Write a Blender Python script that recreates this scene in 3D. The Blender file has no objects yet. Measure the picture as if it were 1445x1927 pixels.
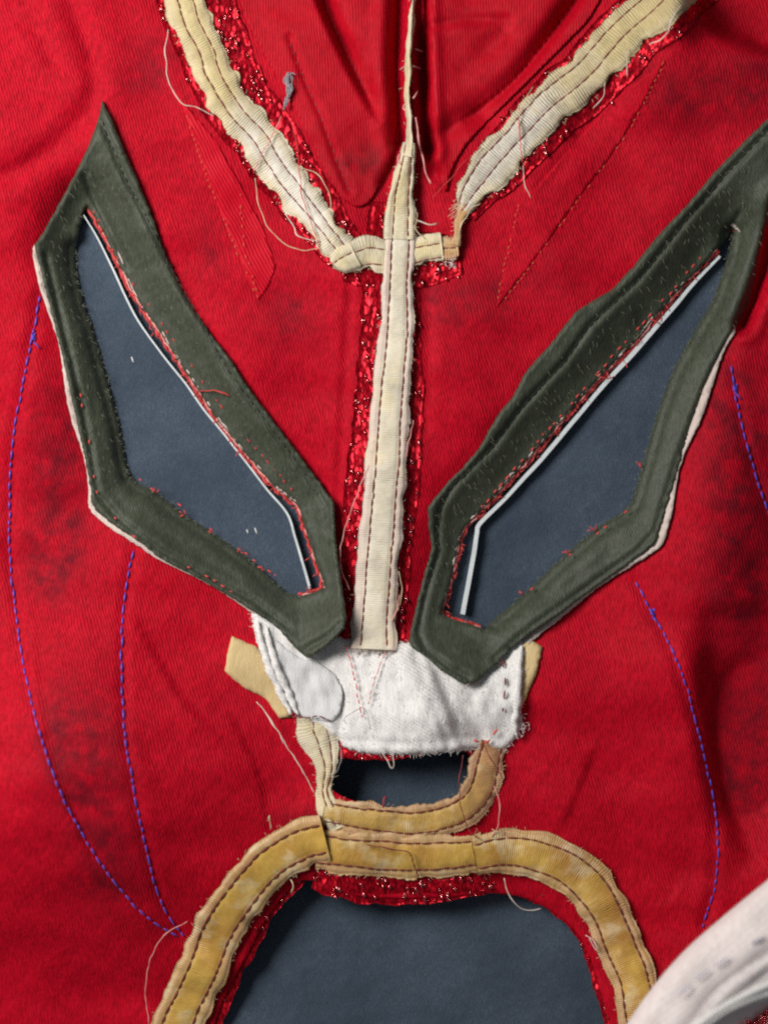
import bpy, math, random
import numpy as np
from mathutils import Vector
from mathutils.geometry import delaunay_2d_cdt

random.seed(7); RNG = np.random.default_rng(11)
SC = bpy.context.scene
COL = SC.collection

# ------------------------------------------------------------------ camera, world, lamp, exposure
S = 0.000125            # metres per photograph pixel on the table
HP = 4400.0             # camera height in those pixels (0.55 m)
cam_d = bpy.data.cameras.new('camera'); cam = bpy.data.objects.new('camera', cam_d); COL.objects.link(cam)
cam.location = (0, 0, HP * S)
cam_d.sensor_fit = 'VERTICAL'; cam_d.sensor_height = 24.0
cam_d.lens = 24.0 * HP / 1927.0
cam_d.clip_start = 0.01; cam_d.clip_end = 20
cam_d.dof.use_dof = True; cam_d.dof.focus_distance = (HP - 60) * S; cam_d.dof.aperture_fstop = 3.2
SC.camera = cam

world = bpy.data.worlds.new('World'); SC.world = world; world.use_nodes = True
bg = world.node_tree.nodes['Background']
bg.inputs[0].default_value = (0.86, 0.93, 1.0, 1); bg.inputs[1].default_value = 0.13

ld = bpy.data.lights.new('key_lamp', 'AREA'); ld.shape = 'RECTANGLE'; ld.size = 0.24; ld.size_y = 0.18
ld.energy = 3.5; ld.color = (1.0, 0.97, 0.92)
lamp = bpy.data.objects.new('key_lamp', ld); COL.objects.link(lamp)
lamp.location = (-0.29, 0.17, 0.36)  # unseen key lamp, set low and close so its light falls off
lamp.rotation_euler = (Vector((-0.02, 0.04, 0)) - lamp.location).to_track_quat('-Z', 'Y').to_euler()

SC.view_settings.view_transform = 'Standard'; SC.view_settings.look = 'None'
SC.view_settings.exposure = 0.0; SC.view_settings.gamma = 1.0; SC.view_settings.use_curve_mapping = False
SC.cycles.use_denoising = False
SC.cycles.max_bounces = 6
SC.cycles.pixel_filter_type = 'GAUSSIAN'; SC.cycles.filter_width = 2.5

# ------------------------------------------------------------------ helpers: geometry
def W(x, y, z):
    """photo pixel + height (all in px units) -> metres"""
    x = np.asarray(x, float); y = np.asarray(y, float); z = np.asarray(z, float)
    k = (HP - z) / HP
    return np.stack([(x - 722.5) * k * S, (963.5 - y) * k * S, z * S], -1)

def spline(pts, step=5.0, extra=None):
    """Catmull-Rom through pts, resampled evenly. extra: per-point values interpolated along."""
    P = np.array(pts, float)
    n = len(P); out = []; tt = []
    for i in range(n - 1):
        p0 = P[i - 1] if i > 0 else 2 * P[0] - P[1]
        p1, p2 = P[i], P[i + 1]
        p3 = P[i + 2] if i + 2 < n else 2 * P[-1] - P[-2]
        for t in np.linspace(0, 1, 24, endpoint=False):
            out.append(.5 * ((2 * p1) + (-p0 + p2) * t + (2 * p0 - 5 * p1 + 4 * p2 - p3) * t * t + (-p0 + 3 * p1 - 3 * p2 + p3) * t ** 3)); tt.append(i + t)
    out.append(P[-1]); tt.append(n - 1)
    out = np.array(out); tt = np.array(tt)
    L = np.concatenate([[0], np.cumsum(np.linalg.norm(np.diff(out[:, :2], axis=0), axis=1))])
    m = max(2, int(L[-1] / step) + 1)
    s = np.linspace(0, L[-1], m)
    res = np.stack([np.interp(s, L, out[:, k]) for k in range(P.shape[1])], -1)
    if extra is None: return res, s
    return res, s, np.interp(np.interp(s, L, tt), np.arange(n), np.array(extra, float))

def dist_poly(x, y, pts, closed=False):
    P = np.array(pts, float)[:, :2]
    if closed: P = np.vstack([P, P[:1]])
    d = np.full(np.shape(x), 1e9)
    for a, b in zip(P[:-1], P[1:]):
        ab = b - a; q = max(ab @ ab, 1e-9)
        t = np.clip(((x - a[0]) * ab[0] + (y - a[1]) * ab[1]) / q, 0, 1)
        d = np.minimum(d, np.hypot(x - a[0] - t * ab[0], y - a[1] - t * ab[1]))
    return d

def inside(x, y, pts):
    P = np.array(pts, float); r = np.zeros(np.shape(x), bool)
    for (x1, y1), (x2, y2) in zip(P, np.roll(P, -1, 0)):
        if y1 == y2: continue
        c = ((y1 > y) != (y2 > y)) & (x < (x2 - x1) * (y - y1) / (y2 - y1) + x1)
        r ^= c
    return r

_waves = [(RNG.uniform(0, 2 * math.pi), RNG.uniform(0, 2 * math.pi), RNG.uniform(.7, 1.3)) for _ in range(12)]
def wob(x, y, wl, seed=0):
    """smooth pseudo-noise, about -1..1"""
    r = np.random.default_rng(100 + seed); v = 0
    for _ in range(6):
        a = r.uniform(0, 2 * math.pi); k = 2 * math.pi / (wl * r.uniform(.6, 1.6)); p = r.uniform(0, 6.28)
        v = v + np.sin((x * math.cos(a) + y * math.sin(a)) * k + p)
    return v / 3.2

def sig(t): return 1 / (1 + np.exp(-np.clip(t, -30, 30)))
def bump(x, y, cx, cy, rx, ry=None):
    ry = ry or rx
    return np.exp(-((x - cx) / rx) ** 2 - ((y - cy) / ry) ** 2)

L_OUT = [(193, 190), (212, 225), (232, 275), (258, 335), (282, 395), (302, 452), (318, 490), (345, 548), (372, 592), (405, 640), (435, 678), (468, 730), (520, 800), (570, 865), (612, 922), (629, 946),
         (630, 985), (636, 1050), (645, 1110), (652, 1165), (648, 1182), (622, 1211), (588, 1236), (578, 1238), (558, 1222), (530, 1190), (512, 1173), (475, 1150), (420, 1115), (370, 1086), (320, 1061), (298, 1048), (270, 1025), (210, 985), (182, 962), (172, 944),
         (172, 925), (162, 870), (144, 790), (128, 715), (112, 645), (98, 592), (88, 555), (78, 510), (67, 472), (66, 460), (82, 437), (112, 383), (142, 328), (170, 268), (185, 225)]
L_IN = [(164, 388), (190, 430), (217, 482), (243, 538), (272, 585), (302, 630), (342, 690), (378, 745), (402, 782), (442, 833), (482, 880), (512, 913), (542, 938), (561, 955), (567, 970), (577, 1003), (592, 1050), (606, 1090), (611, 1106), (592, 1114), (562, 1122),
        (540, 1115), (510, 1087), (480, 1060), (440, 1030), (400, 1002), (360, 977), (320, 947), (285, 920), (262, 910), (248, 897), (238, 867), (227, 803), (213, 750), (196, 690), (177, 620), (161, 575), (151, 540), (144, 500), (143, 470), (149, 430), (157, 403)]
R_OUT = [(1560, 110), (1500, 165), (1445, 222), (1400, 265), (1345, 322), (1290, 388), (1240, 440), (1190, 503), (1150, 545), (1112, 568), (1085, 585), (1062, 612), (1038, 645), (1002, 684), (985, 706), (965, 745), (940, 776), (924, 802), (900, 845), (870, 880), (845, 905), (815, 940), (805, 956),
         (806, 990), (812, 1030), (800, 1075), (788, 1120), (775, 1175), (768, 1206), (776, 1220), (800, 1235), (830, 1262), (870, 1287), (890, 1287), (904, 1280), (930, 1255), (960, 1222), (1000, 1190), (1050, 1158), (1100, 1120), (1150, 1084), (1200, 1048), (1232, 1022), (1237, 1008),
         (1249, 968), (1268, 905), (1284, 850), (1303, 790), (1322, 735), (1338, 700), (1362, 650), (1388, 608), (1408, 570), (1420, 520), (1430, 470), (1442, 420), (1470, 330), (1540, 230)]
R_IN = [(1377, 436), (1360, 458), (1345, 472), (1330, 490), (1300, 522), (1240, 590), (1200, 640), (1130, 710), (1060, 790), (1000, 860), (950, 915), (900, 970), (878, 990), (869, 1005), (862, 1040), (850, 1090), (838, 1130), (829, 1154), (850, 1165), (880, 1172), (905, 1182), (912, 1184),
        (930, 1165), (960, 1140), (1000, 1105), (1040, 1065), (1090, 1020), (1130, 988), (1168, 966), (1188, 945), (1200, 905), (1218, 840), (1235, 780), (1260, 710), (1290, 650), (1320, 600), (1343, 560), (1358, 515), (1372, 475)]
CREASES = [  # path, width, depth
    ([(905, 215), (862, 228), (838, 250)], 22, 16),
    ([(752, -60), (750, 30), (745, 130), (750, 200), (752, 262)], 14, 44), ([(752, 262), (742, 305), (722, 345)], 9, 14),
    ([(790, -60), (791, 40), (794, 120), (797, 220), (804, 280)], 11, 42), ([(804, 280), (818, 330)], 9, 14),
    ([(76, 556), (57, 655), (26, 820), (19, 1040), (48, 1270), (110, 1480), (200, 1640), (335, 1762)], 9, 4), ([(252, 1036), (231, 1170), (235, 1380), (265, 1550), (305, 1700), (347, 1764)], 9, 4),
    ([(1374, 688), (1400, 820), (1442, 955), (1480, 1080)], 9, 4), ([(1195, 1094), (1260, 1215), (1311, 1370), (1345, 1530), (1341, 1680), (1322, 1745)], 9, 5),
    ([(810, 48), (870, 38), (950, 36)], 10, 6),
    ([(545, 70), (578, 160), (607, 225), (633, 300), (658, 360)], 6, 5),
    ([(118, -40), (150, 40), (174, 110), (179, 165), (165, 215), (115, 268), (50, 312), (-40, 355)], 19, 9),
    ([(20, 10), (60, 60), (95, 115)], 10, 5),
    ([(1470, 380), (1452, 440), (1436, 500), (1416, 558), (1396, 606)], 13, 75),
    ([(660, 520), (650, 700), (640, 900), (633, 1010)], 7, 5),
    ([(806, 500), (808, 640), (802, 800)], 9, 4),
    ([(1040, 330), (1090, 260), (1150, 190)], 20, 5),
]
TAPERED = [  # soft folds that run out: path, near-side width, far-side width, depth
    ([(588, -60), (608, 10), (645, 95), (676, 158), (716, 235)], 7, 22, 62),
    ([(1116, -60), (1078, 8), (1000, 112), (948, 168), (870, 230)], 20, 9, 50),
    ([(950, 60), (900, 110), (850, 150)], 24, 20, 9),
    ([(1345, 1130), (1348, 1240), (1358, 1340), (1372, 1440), (1395, 1540), (1430, 1640)], 34, 110, 68), ([(1500, 96), (1420, 78), (1352, 48), (1305, -20), (1285, -90)], 110, 14, 95), ([(1290, 1640), (1330, 1560), (1400, 1500)], 40, 60, 14)]  # right-edge and top-corner trenches put in to darken those areas
FOLDS = [  # path going down the picture, decay length, height
    ([(585, -70), (604, 10), (640, 95), (672, 160), (706, 222)], 45, 7),
    ([(1120, -60), (1073, 8), (995, 112), (940, 170), (862, 225)], 60, 8),
    ([(20, -30), (52, 40), (100, 118)], 30, 6),
    
    ([(330, 620), (420, 760), (520, 900)], 40, 4), ([(240, 1140), (330, 1300), (420, 1400)], 60, 6), ([(420, 1330), (480, 1450), (500, 1540)], 50, 6),
    ([(1120, 1400), (1080, 1500), (1050, 1560)], 50, 6), ([(60, 1200), (90, 1400), (160, 1600)], 60, 7),
]
def H_raw(x, y):
    x = np.asarray(x, float); y = np.asarray(y, float)
    z = 28 + 0.00004 * (x - 740) ** 2
    z = z + 22 * sig((1250 - np.abs(y - 250) * 1.6 - np.abs(x - 760) * .7) / 160)          # forehead centre stands higher
    z = z + 18 * bump(x, y, 870, 800, 190, 420)                                            # right of the nose ridge
    z = z + 55 * sig((y - 1330) / 70) * sig((1720 - y) / 110)                              # lips
    z = z - 34 * sig((y - (1335 - (x - 1000) * .2)) / 32) * sig((x - 940) / 40) * sig((1900 - y) / 80)
    z = z + 26 * bump(x, y, 1180, 1290, 210, 80)
    z = z - 70 * bump(x, y, 1450, 1380, 100, 120)
    z = z + 22 * bump(x, y, 1330, 1050, 90, 350) - 30 * sig((x - 1420) / 25) * bump(x, y, 1450, 1000, 300, 330)
    z = z - 90 * bump(x, y, 1450, -50, 120, 95) + 45 * bump(x, y, 1330, 110, 170, 100) + 30 * bump(x, y, 1340, 1330, 90, 170)
    z = z + 14 * bump(x, y, 60, 130, 120, 150) + 14 * bump(x, y, 200, 420, 190, 190)
    z = z + 60 * bump(x, y, 1272, 5, 42, 75) + 95 * bump(x, y, 150, 1460, 230, 290) - 40 * bump(x, y, 60, 1930, 300, 220)  # top-right ridge added to cast shade, left swell shaped to darken bottom-left
    z = z + 14 * np.clip(1 - (x - 776 - (y - 1235) * .41) / 165, 0, 1) * sig((x - 640) / 40) * sig((y - 1215) / 26) * sig((1400 - y) / 20)
    z = z + 34 * np.clip((x - 640 - (y - 1235) * .2) / 150, 0, 1) * sig(-(x - 800 - (y - 1235) * .41) / 5.5) * sig((y - 1240) / 22) * sig((1395 - y) / 16)      # nose tent
    z = z + 260 * sig(((x - 1445) * .72 + (y - 1800) * .69) / 55 - 1.0) * sig((x - 1100) / 60)   # collar side curls up
    z = z + 7 * wob(x, y, 330, 1) + 3.6 * wob(x, y, 130, 2) + 1.0 * wob(x, y, 50, 3)
    for pts, w, dep in CREASES:
        P = np.array(pts); m = 3.5 * w
        sel = (x > P[:, 0].min() - m) & (x < P[:, 0].max() + m) & (y > P[:, 1].min() - m) & (y < P[:, 1].max() + m)
        if np.any(sel):
            d = dist_poly(x, y, pts)
            z = z - np.where(sel, dep * np.exp(-(d / w) ** 2) - .16 * dep * np.exp(-((d - 2.4 * w) / w) ** 2), 0)
    for pts, wl, wr, dep in TAPERED:
        P, _s = spline(pts, 10); T = np.gradient(P, axis=0); T /= np.linalg.norm(T, axis=1)[:, None]
        sel = (x > P[:, 0].min() - 90) & (x < P[:, 0].max() + 90) & (y > P[:, 1].min() - 60) & (y < P[:, 1].max() + 60)
        xs, ys = x[sel], y[sel]
        D = (xs[:, None] - P[:, 0]) ** 2 + (ys[:, None] - P[:, 1]) ** 2; i = D.argmin(1); d = np.sqrt(D.min(1))
        w_ = np.where((xs - P[i, 0]) * T[i, 1] - (ys - P[i, 1]) * T[i, 0] > 0, wr, wl)
        t = i / (len(P) - 1.0); z[sel] -= dep * (np.sin(math.pi * np.clip(t, 0, 1)) ** .8 if wr > 90 else (1 - t) ** .8) * np.exp(-(d / w_) ** 2)
    for pts, L, dep in FOLDS:            # an edge that stands up on the left of the path and drops to its right
        P, _s = spline(pts, 14); T = np.gradient(P, axis=0); T /= np.linalg.norm(T, axis=1)[:, None]
        sel = (x > P[:, 0].min() - 150) & (x < P[:, 0].max() + 150) & (y > P[:, 1].min() - 60) & (y < P[:, 1].max() + 60)
        xs, ys = x[sel], y[sel]
        D = (xs[:, None] - P[:, 0]) ** 2 + (ys[:, None] - P[:, 1]) ** 2; i = D.argmin(1); d = np.sqrt(D.min(1))
        sgn = (xs - P[i, 0]) * T[i, 1] - (ys - P[i, 1]) * T[i, 0]
        t = i / (len(P) - 1.0); env = np.clip(4 * t * (1.02 - t), 0, 1) ** .5
        dd = np.where(sgn > 0, d, -d)
        add = np.where(dd < 0, np.exp(dd / L), np.exp(-(dd / 4.5) ** 2) - .35 * (1 - np.exp(-(dd / 4.5) ** 2)) * np.exp(-dd / (L * .8)))
        z[sel] += dep * env * add
    m = np.zeros(x.shape)
    for h in (L_IN, R_IN): m = np.maximum(m, np.exp(-(np.where(inside(x, y, h), 0, dist_poly(x, y, h, True)) / 62) ** 2))
    z = z * (1 - m) + (9 + 1.5 * wob(x, y, 90, 6)) * m
    # beyond the frame the cloth falls to the table
    e = np.minimum(np.minimum(x + 330, 1775 - x), np.minimum(y + 330, 2330 - y))
    f = np.clip(e / 170, 0, 1); f = f * f * (3 - 2 * f)
    return np.maximum(z, 9) * f + 2.0 * (1 - f)

_gx = np.arange(-340, 1786, 3.0); _gy = np.arange(-340, 2341, 3.0)
_hg = None
def H(x, y):
    global _hg
    x = np.asarray(x, float); y = np.asarray(y, float)
    if _hg is None:
        X, Y = np.meshgrid(_gx, _gy); _hg = H_raw(X.ravel(), Y.ravel()).reshape(X.shape)
    fx = np.clip((x + 340) / 3.0, 0, len(_gx) - 1.001); fy = np.clip((y + 340) / 3.0, 0, len(_gy) - 1.001)
    i = fx.astype(int); j = fy.astype(int); a, b = fx - i, fy - j
    return (_hg[j, i] * (1 - a) + _hg[j, i + 1] * a) * (1 - b) + (_hg[j + 1, i] * (1 - a) + _hg[j + 1, i + 1] * a) * b

class MB:
    def __init__(s): s.v = []; s.f = []; s.uv = []; s.n = 0
    def add(s, V, F, UV=None):
        V = np.asarray(V, float); s.v.append(V)
        s.f.extend([tuple(int(i) + s.n for i in f) for f in F]); s.n += len(V)
        s.uv.append(np.zeros((len(V), 3)) if UV is None else np.asarray(UV, float))
    def tube(s, P, r, sides=5, taper=False, uv=None):
        P = np.asarray(P, float); n = len(P)
        T = np.gradient(P, axis=0); T /= np.linalg.norm(T, axis=1)[:, None] + 1e-12
        up = np.tile([0, 0, 1.0], (n, 1)); up[np.abs(T[:, 2]) > .95] = (1, 0, 0)
        A = np.cross(T, up); A /= np.linalg.norm(A, axis=1)[:, None] + 1e-12
        B = np.cross(A, T)
        rr = np.full(n, r) if np.isscalar(r) else np.asarray(r)
        if taper: rr = rr * np.sqrt(np.clip(np.sin(np.linspace(.12, math.pi - .12, n)), .05, 1))
        a = np.linspace(0, 2 * math.pi, sides, endpoint=False)
        V = (P[:, None] + rr[:, None, None] * (np.cos(a)[None, :, None] * A[:, None] + np.sin(a)[None, :, None] * B[:, None])).reshape(-1, 3)
        F = [(i * sides + k, i * sides + (k + 1) % sides, (i + 1) * sides + (k + 1) % sides, (i + 1) * sides + k) for i in range(n - 1) for k in range(sides)]
        F.append(tuple(range(sides))[::-1]); F.append(tuple((n - 1) * sides + k for k in range(sides)))
        s.add(V, F)
    def build(s, name, mat, parent=None, smooth=True, stuff=False):
        me = bpy.data.meshes.new(name)
        V = np.concatenate(s.v) if s.v else np.zeros((0, 3))
        me.from_pydata(V.tolist(), [], s.f)
        at = me.attributes.new('tuv', 'FLOAT_VECTOR', 'POINT'); at.data.foreach_set('vector', np.concatenate(s.uv).astype(np.float32).ravel())
        if smooth: me.polygons.foreach_set('use_smooth', [True] * len(me.polygons))
        me.materials.append(mat); me.update()
        o = bpy.data.objects.new(name, me); COL.objects.link(o); o.parent = parent
        if stuff: o['kind'] = 'stuff'
        return o

def densify(poly, step, jitter=0.0, closed=True):
    P = np.array(poly, float); out = []
    Q = np.roll(P, -1, 0) if closed else P[1:]
    for a, b in zip(P, Q):
        n = max(1, int(np.linalg.norm(b - a) / step))
        for t in np.arange(n) / n: out.append(a + (b - a) * t)
    out = np.array(out)
    if jitter:
        d = np.roll(out, -1, 0) - np.roll(out, 1, 0); nn = np.stack([-d[:, 1], d[:, 0]], -1); nn /= np.linalg.norm(nn, axis=1)[:, None] + 1e-9
        out = out + nn * RNG.normal(0, jitter, len(out))[:, None]
    return out

def offset_poly(poly, d):
    P = densify(smooth_poly(poly, 2), 6); c = P.mean(0)
    T = np.roll(P, -2, 0) - np.roll(P, 2, 0); n = np.stack([T[:, 1], -T[:, 0]], -1); n /= np.linalg.norm(n, axis=1)[:, None] + 1e-9
    ar = np.sum(P[:, 0] * np.roll(P[:, 1], -1) - np.roll(P[:, 0], -1) * P[:, 1])
    return P + n * d * (1 if ar > 0 else -1)

def smooth_poly(poly, it=2, q=.2):
    P = np.array(poly, float)
    for _ in range(it):
        N = np.roll(P, -1, 0); P = np.stack([P * (1 - q) + N * q, P * q + N * (1 - q)], 1).reshape(-1, 2)
    return P

def sheet(name, poly, mat, parent, zoff=6, thick=6, step=8, holes=(), ef=None, jitter=0.0, round_edge=0.0, attr=None, edge_step=None):
    """cut piece of cloth draped on H. ef(x,y) adds height."""
    rings = [densify(poly, edge_step or step, jitter)] + [densify(h, edge_step or step, jitter) for h in holes]
    B = np.concatenate(rings)
    x0, y0 = rings[0].min(0); x1, y1 = rings[0].max(0)
    gx, gy = np.meshgrid(np.arange(x0, x1, step), np.arange(y0, y1, step)); gx = gx.ravel() + ((np.arange(gx.size) // gx.shape[1]) % 2) * step * .5; gy = gy.ravel()
    keep = inside(gx, gy, rings[0])
    for r in rings[1:]: keep &= ~inside(gx, gy, r)
    gx, gy = gx[keep], gy[keep]
    d = np.full(gx.shape, 1e9)
    for r in rings: d = np.minimum(d, dist_poly(gx, gy, r, True))
    gx, gy = gx[d > .45 * step], gy[d > .45 * step]
    X = np.concatenate([B[:, 0], gx]); Y = np.concatenate([B[:, 1], gy])
    edges = []; o = 0
    for r in rings:
        m = len(r); edges += [(o + i, o + (i + 1) % m) for i in range(m)]; o += m
    res = delaunay_2d_cdt([Vector((float(a), float(b))) for a, b in zip(X, Y)], edges, [], 0, 1e-4)
    V2 = np.array([(v.x, v.y) for v in res[0]]); F = np.array([f for f in res[2] if len(f) == 3])
    c = V2[F].mean(1); k = inside(c[:, 0], c[:, 1], rings[0])
    for r in rings[1:]: k &= ~inside(c[:, 0], c[:, 1], r)
    F = F[k]
    a, b, c = V2[F[:, 0]], V2[F[:, 1]], V2[F[:, 2]]
    area = (b[:, 0] - a[:, 0]) * (c[:, 1] - a[:, 1]) - (b[:, 1] - a[:, 1]) * (c[:, 0] - a[:, 0])
    F[area > 0] = F[area > 0][:, ::-1]        # image y is down: clockwise here faces up
    x, y = V2[:, 0], V2[:, 1]
    z = H(x, y) + zoff
    if ef is not None: z = z + ef(x, y)
    if round_edge:
        dd = np.full(x.shape, 1e9)
        for r in rings: dd = np.minimum(dd, dist_poly(x, y, r, True))
        t = np.clip(dd / round_edge, 0, 1); z = z - thick * .8 * (1 - np.sqrt(1 - (1 - t) ** 2))
    cnt = {}
    for t in F.tolist():
        for e in ((t[0], t[1]), (t[1], t[2]), (t[2], t[0])):
            cnt[e] = cnt.get(e, 0) + 1
    bd = [e for e in cnt if (e[1], e[0]) not in cnt]
    mb = MB()
    V = W(x, y, z); n = len(V)
    bi = sorted({i for e in bd for i in e}); mp = {i: n + j for j, i in enumerate(bi)}
    V = np.vstack([V, W(x[bi], y[bi], z[bi] - thick)])
    FF = F.tolist() + [(e[1], e[0], mp[e[0]], mp[e[1]]) for e in bd]
    uv = np.zeros((len(V), 3))
    if attr is not None:
        uv[:n] = attr(x, y); uv[n:] = uv[bi]
    mb.add(V, FF, uv)
    return mb.build(name, mat, parent)

def frame2d(P):
    T = np.gradient(P, axis=0); T /= np.linalg.norm(T, axis=1)[:, None] + 1e-9
    return T, np.stack([-T[:, 1], T[:, 0]], -1)

def ribbon_mesh(name, pts, hw, mat, parent, zoff=10, thick=5, crown=3, ruffle=1.5, ragged=2.0, grooves=(), step=3.5, m=19, seed=0, ef=None, wave=0.0, hw2=None):
    """woven tape laid along a path. returns object and a function (s-fraction, v) -> (x, y, z)"""
    P, s, w = spline(pts, step, hw)
    T, N = frame2d(P); n = len(P)
    r = np.random.default_rng(500 + seed)
    v = np.linspace(-1, 1, m)
    def edge(sd):
        q = np.random.default_rng(900 + seed * 2 + sd)
        lo = wob(s, s * 0 + sd * 77, 70, seed + 9 * sd) * ragged * 1.7
        hi = np.interp(s, np.arange(0, s[-1] + 12, 5), q.normal(0, 1, len(np.arange(0, s[-1] + 12, 5)))) * ragged * .38
        return lo + hi + wave * np.sin(s / 9.0 + sd * 2 + 1.5 * np.sin(s / 41.))
    eL, eR = edge(0), edge(1)
    VV = np.tile(v, (n, 1)); SS = np.tile(s[:, None], (1, m))
    off = VV * w[:, None] + np.where(VV < 0, -eL[:, None] * np.abs(VV) ** 3, eR[:, None] * np.abs(VV) ** 3)
    X = P[:, 0:1] + N[:, 0:1] * off; Y = P[:, 1:2] + N[:, 1:2] * off
    # follow the drape of the centre line a bit stiffer than the cloth
    z = H(X, Y) + zoff + crown * (1 - VV ** 2)
    z = z + ruffle * (wob(SS, VV * 26, 64, 20 + seed) + .25 * wob(SS, VV * 12, 26, 40 + seed)) * (.4 + .6 * np.abs(VV))
    for g in grooves: z = z - 2.4 * np.exp(-((VV - g) * w[:, None] / 3.2) ** 2)
    z = z - zoff * .45 * np.clip((np.abs(VV) - .86) / .14, 0, 1) ** 2
    if ef is not None: z = z + ef(X, Y)
    V = W(X, Y, z).reshape(-1, 3); uv = np.stack([SS, VV, np.tile(w[:, None], (1, m))], -1).reshape(-1, 3)
    F = [(i * m + k, i * m + k + 1, (i + 1) * m + k + 1, (i + 1) * m + k) for i in range(n - 1) for k in range(m - 1)]
    # orientation: normals up
    a, b, c = V[F[0][0]], V[F[0][1]], V[F[0][2]]
    if np.cross(b - a, c - a)[2] < 0: F = [f[::-1] for f in F]
    bidx = list(range(m)) + [i * m + m - 1 for i in range(1, n)] + [(n - 1) * m + k for k in range(m - 2, -1, -1)] + [i * m for i in range(n - 2, 0, -1)]
    nb = len(V); lowp = W(X.ravel()[bidx], Y.ravel()[bidx], z.ravel()[bidx] - thick)
    F2 = [(bidx[i], bidx[(i + 1) % len(bidx)], nb + (i + 1) % len(bidx), nb + i) for i in range(len(bidx))]
    mb = MB(); mb.add(np.vstack([V, lowp]), F + F2, np.vstack([uv, uv[bidx]]))
    o = mb.build(name, mat, parent)
    def at(si, vv, dz=0):
        """si index array (float px along), vv across"""
        x = np.interp(si, s, P[:, 0]); y = np.interp(si, s, P[:, 1]); nx = np.interp(si, s, N[:, 0]); ny = np.interp(si, s, N[:, 1]); ww = np.interp(si, s, w)
        X_ = x + nx * ww * vv; Y_ = y + ny * ww * vv
        zi = np.array([np.interp(a_, v, z[min(n - 1, max(0, int(round(b_ / s[-1] * (n - 1)))))]) for a_, b_ in zip(np.broadcast_to(vv, np.shape(si)), si)])
        return X_, Y_, zi + dz
    return o, at, s[-1], w

def stitch_line(name, XYZ, mat, parent, ln=14, gap=5, r=1.9, lift=1.2, jit=.8, skip=0.0):
    """row of thread stitches following a densely sampled line (x, y, z px)"""
    X, Y, Z = XYZ; L = np.concatenate([[0], np.cumsum(np.hypot(np.diff(X), np.diff(Y)))])
    mb = MB(); t = 0.0
    while t < L[-1] - 3:
        l = ln * random.uniform(.65, 1.35); e = min(t + l, L[-1])
        if random.random() >= skip or mb.n == 0:
            q = np.linspace(t, e, 5); hump = np.sin(np.linspace(0, math.pi, 5)) * r * 1.0
            jx, jy = random.gauss(0, jit), random.gauss(0, jit)
            P = W(np.interp(q, L, X) + jx, np.interp(q, L, Y) + jy, np.interp(q, L, Z) + lift + hump - r * .4)
            mb.tube(P, r * S, 5, taper=True)
        t = e + gap * random.uniform(.6, 1.4)
    return mb.build(name, mat, parent, stuff=True)

def thread(name, pts, mat, parent, r=1.3, z0=12, arch=10, zabs=None):
    P, s = spline(pts, 5)
    n = len(P); t = np.linspace(0, 1, n)
    z = (H(P[:, 0], P[:, 1]) if zabs is None else zabs) + z0 + arch * np.sin(math.pi * t) + 1.2 * wob(s, s * 0, 40, int(pts[0][0]) % 17)
    mb = MB(); mb.tube(W(P[:, 0] + 1.3 * wob(s, s * 0, 34, int(pts[0][0]) % 23), P[:, 1] + 1.3 * wob(s, s * 0, 34, int(pts[0][1]) % 29), z), r * S * (.85 + .3 * wob(s, s * 0, 18, 5)), 5)
    return mb.build(name, mat, parent)

def fibres(name, spots, mat, parent, length=(8, 16), r=.45, angle=None, spread=.6, lift=(1, 5)):
    """spots: (x, y, z, angle or None)"""
    mb = MB()
    for x, y, z, a in spots:
        a = (angle if a is None else a) + random.gauss(0, spread); l = random.uniform(*length)
        t = np.linspace(0, 1, 4); cu = random.gauss(0, .35); up = random.uniform(*lift)
        ang = a + cu * t; dx = np.cumsum(np.cos(ang)) * l / 4; dy = np.cumsum(np.sin(ang)) * l / 4
        mb.tube(W(x + dx - dx[0], y + dy - dy[0], z + up * np.sin(t * 2.2)), r * S, 3)
    return mb.build(name, mat, parent, stuff=True)

# ------------------------------------------------------------------ helpers: materials
def mat(name):
    m = bpy.data.materials.new(name); m.use_nodes = True; nt = m.node_tree
    return m, nt, nt.nodes['Principled BSDF']
def N(nt, typ, **kw):
    n = nt.nodes.new(typ)
    for k, v in kw.items(): setattr(n, k, v)
    return n
def math_(nt, op, a, b=None, c=None, clamp=False):
    n = N(nt, 'ShaderNodeMath', operation=op); n.use_clamp = clamp
    for i, q in enumerate((a, b, c)):
        if q is None: continue
        if isinstance(q, (int, float)): n.inputs[i].default_value = q
        else: nt.links.new(q, n.inputs[i])
    return n.outputs[0]
def mixc(nt, f, a, b, mode='MIX'):
    n = N(nt, 'ShaderNodeMix', data_type='RGBA', blend_type=mode)
    for s_, q in ((n.inputs[0], f), (n.inputs[6], a), (n.inputs[7], b)):
        if isinstance(q, (int, float)): s_.default_value = q
        elif isinstance(q, tuple): s_.default_value = (*q, 1)
        else: nt.links.new(q, s_)
    return n.outputs[2]
def pxco(nt):
    """object position in photo px (x right, y up)"""
    tc = N(nt, 'ShaderNodeTexCoord'); v = N(nt, 'ShaderNodeVectorMath', operation='SCALE'); v.inputs[3].default_value = 1 / S
    nt.links.new(tc.outputs['Object'], v.inputs[0]); return v.outputs[0]
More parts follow.
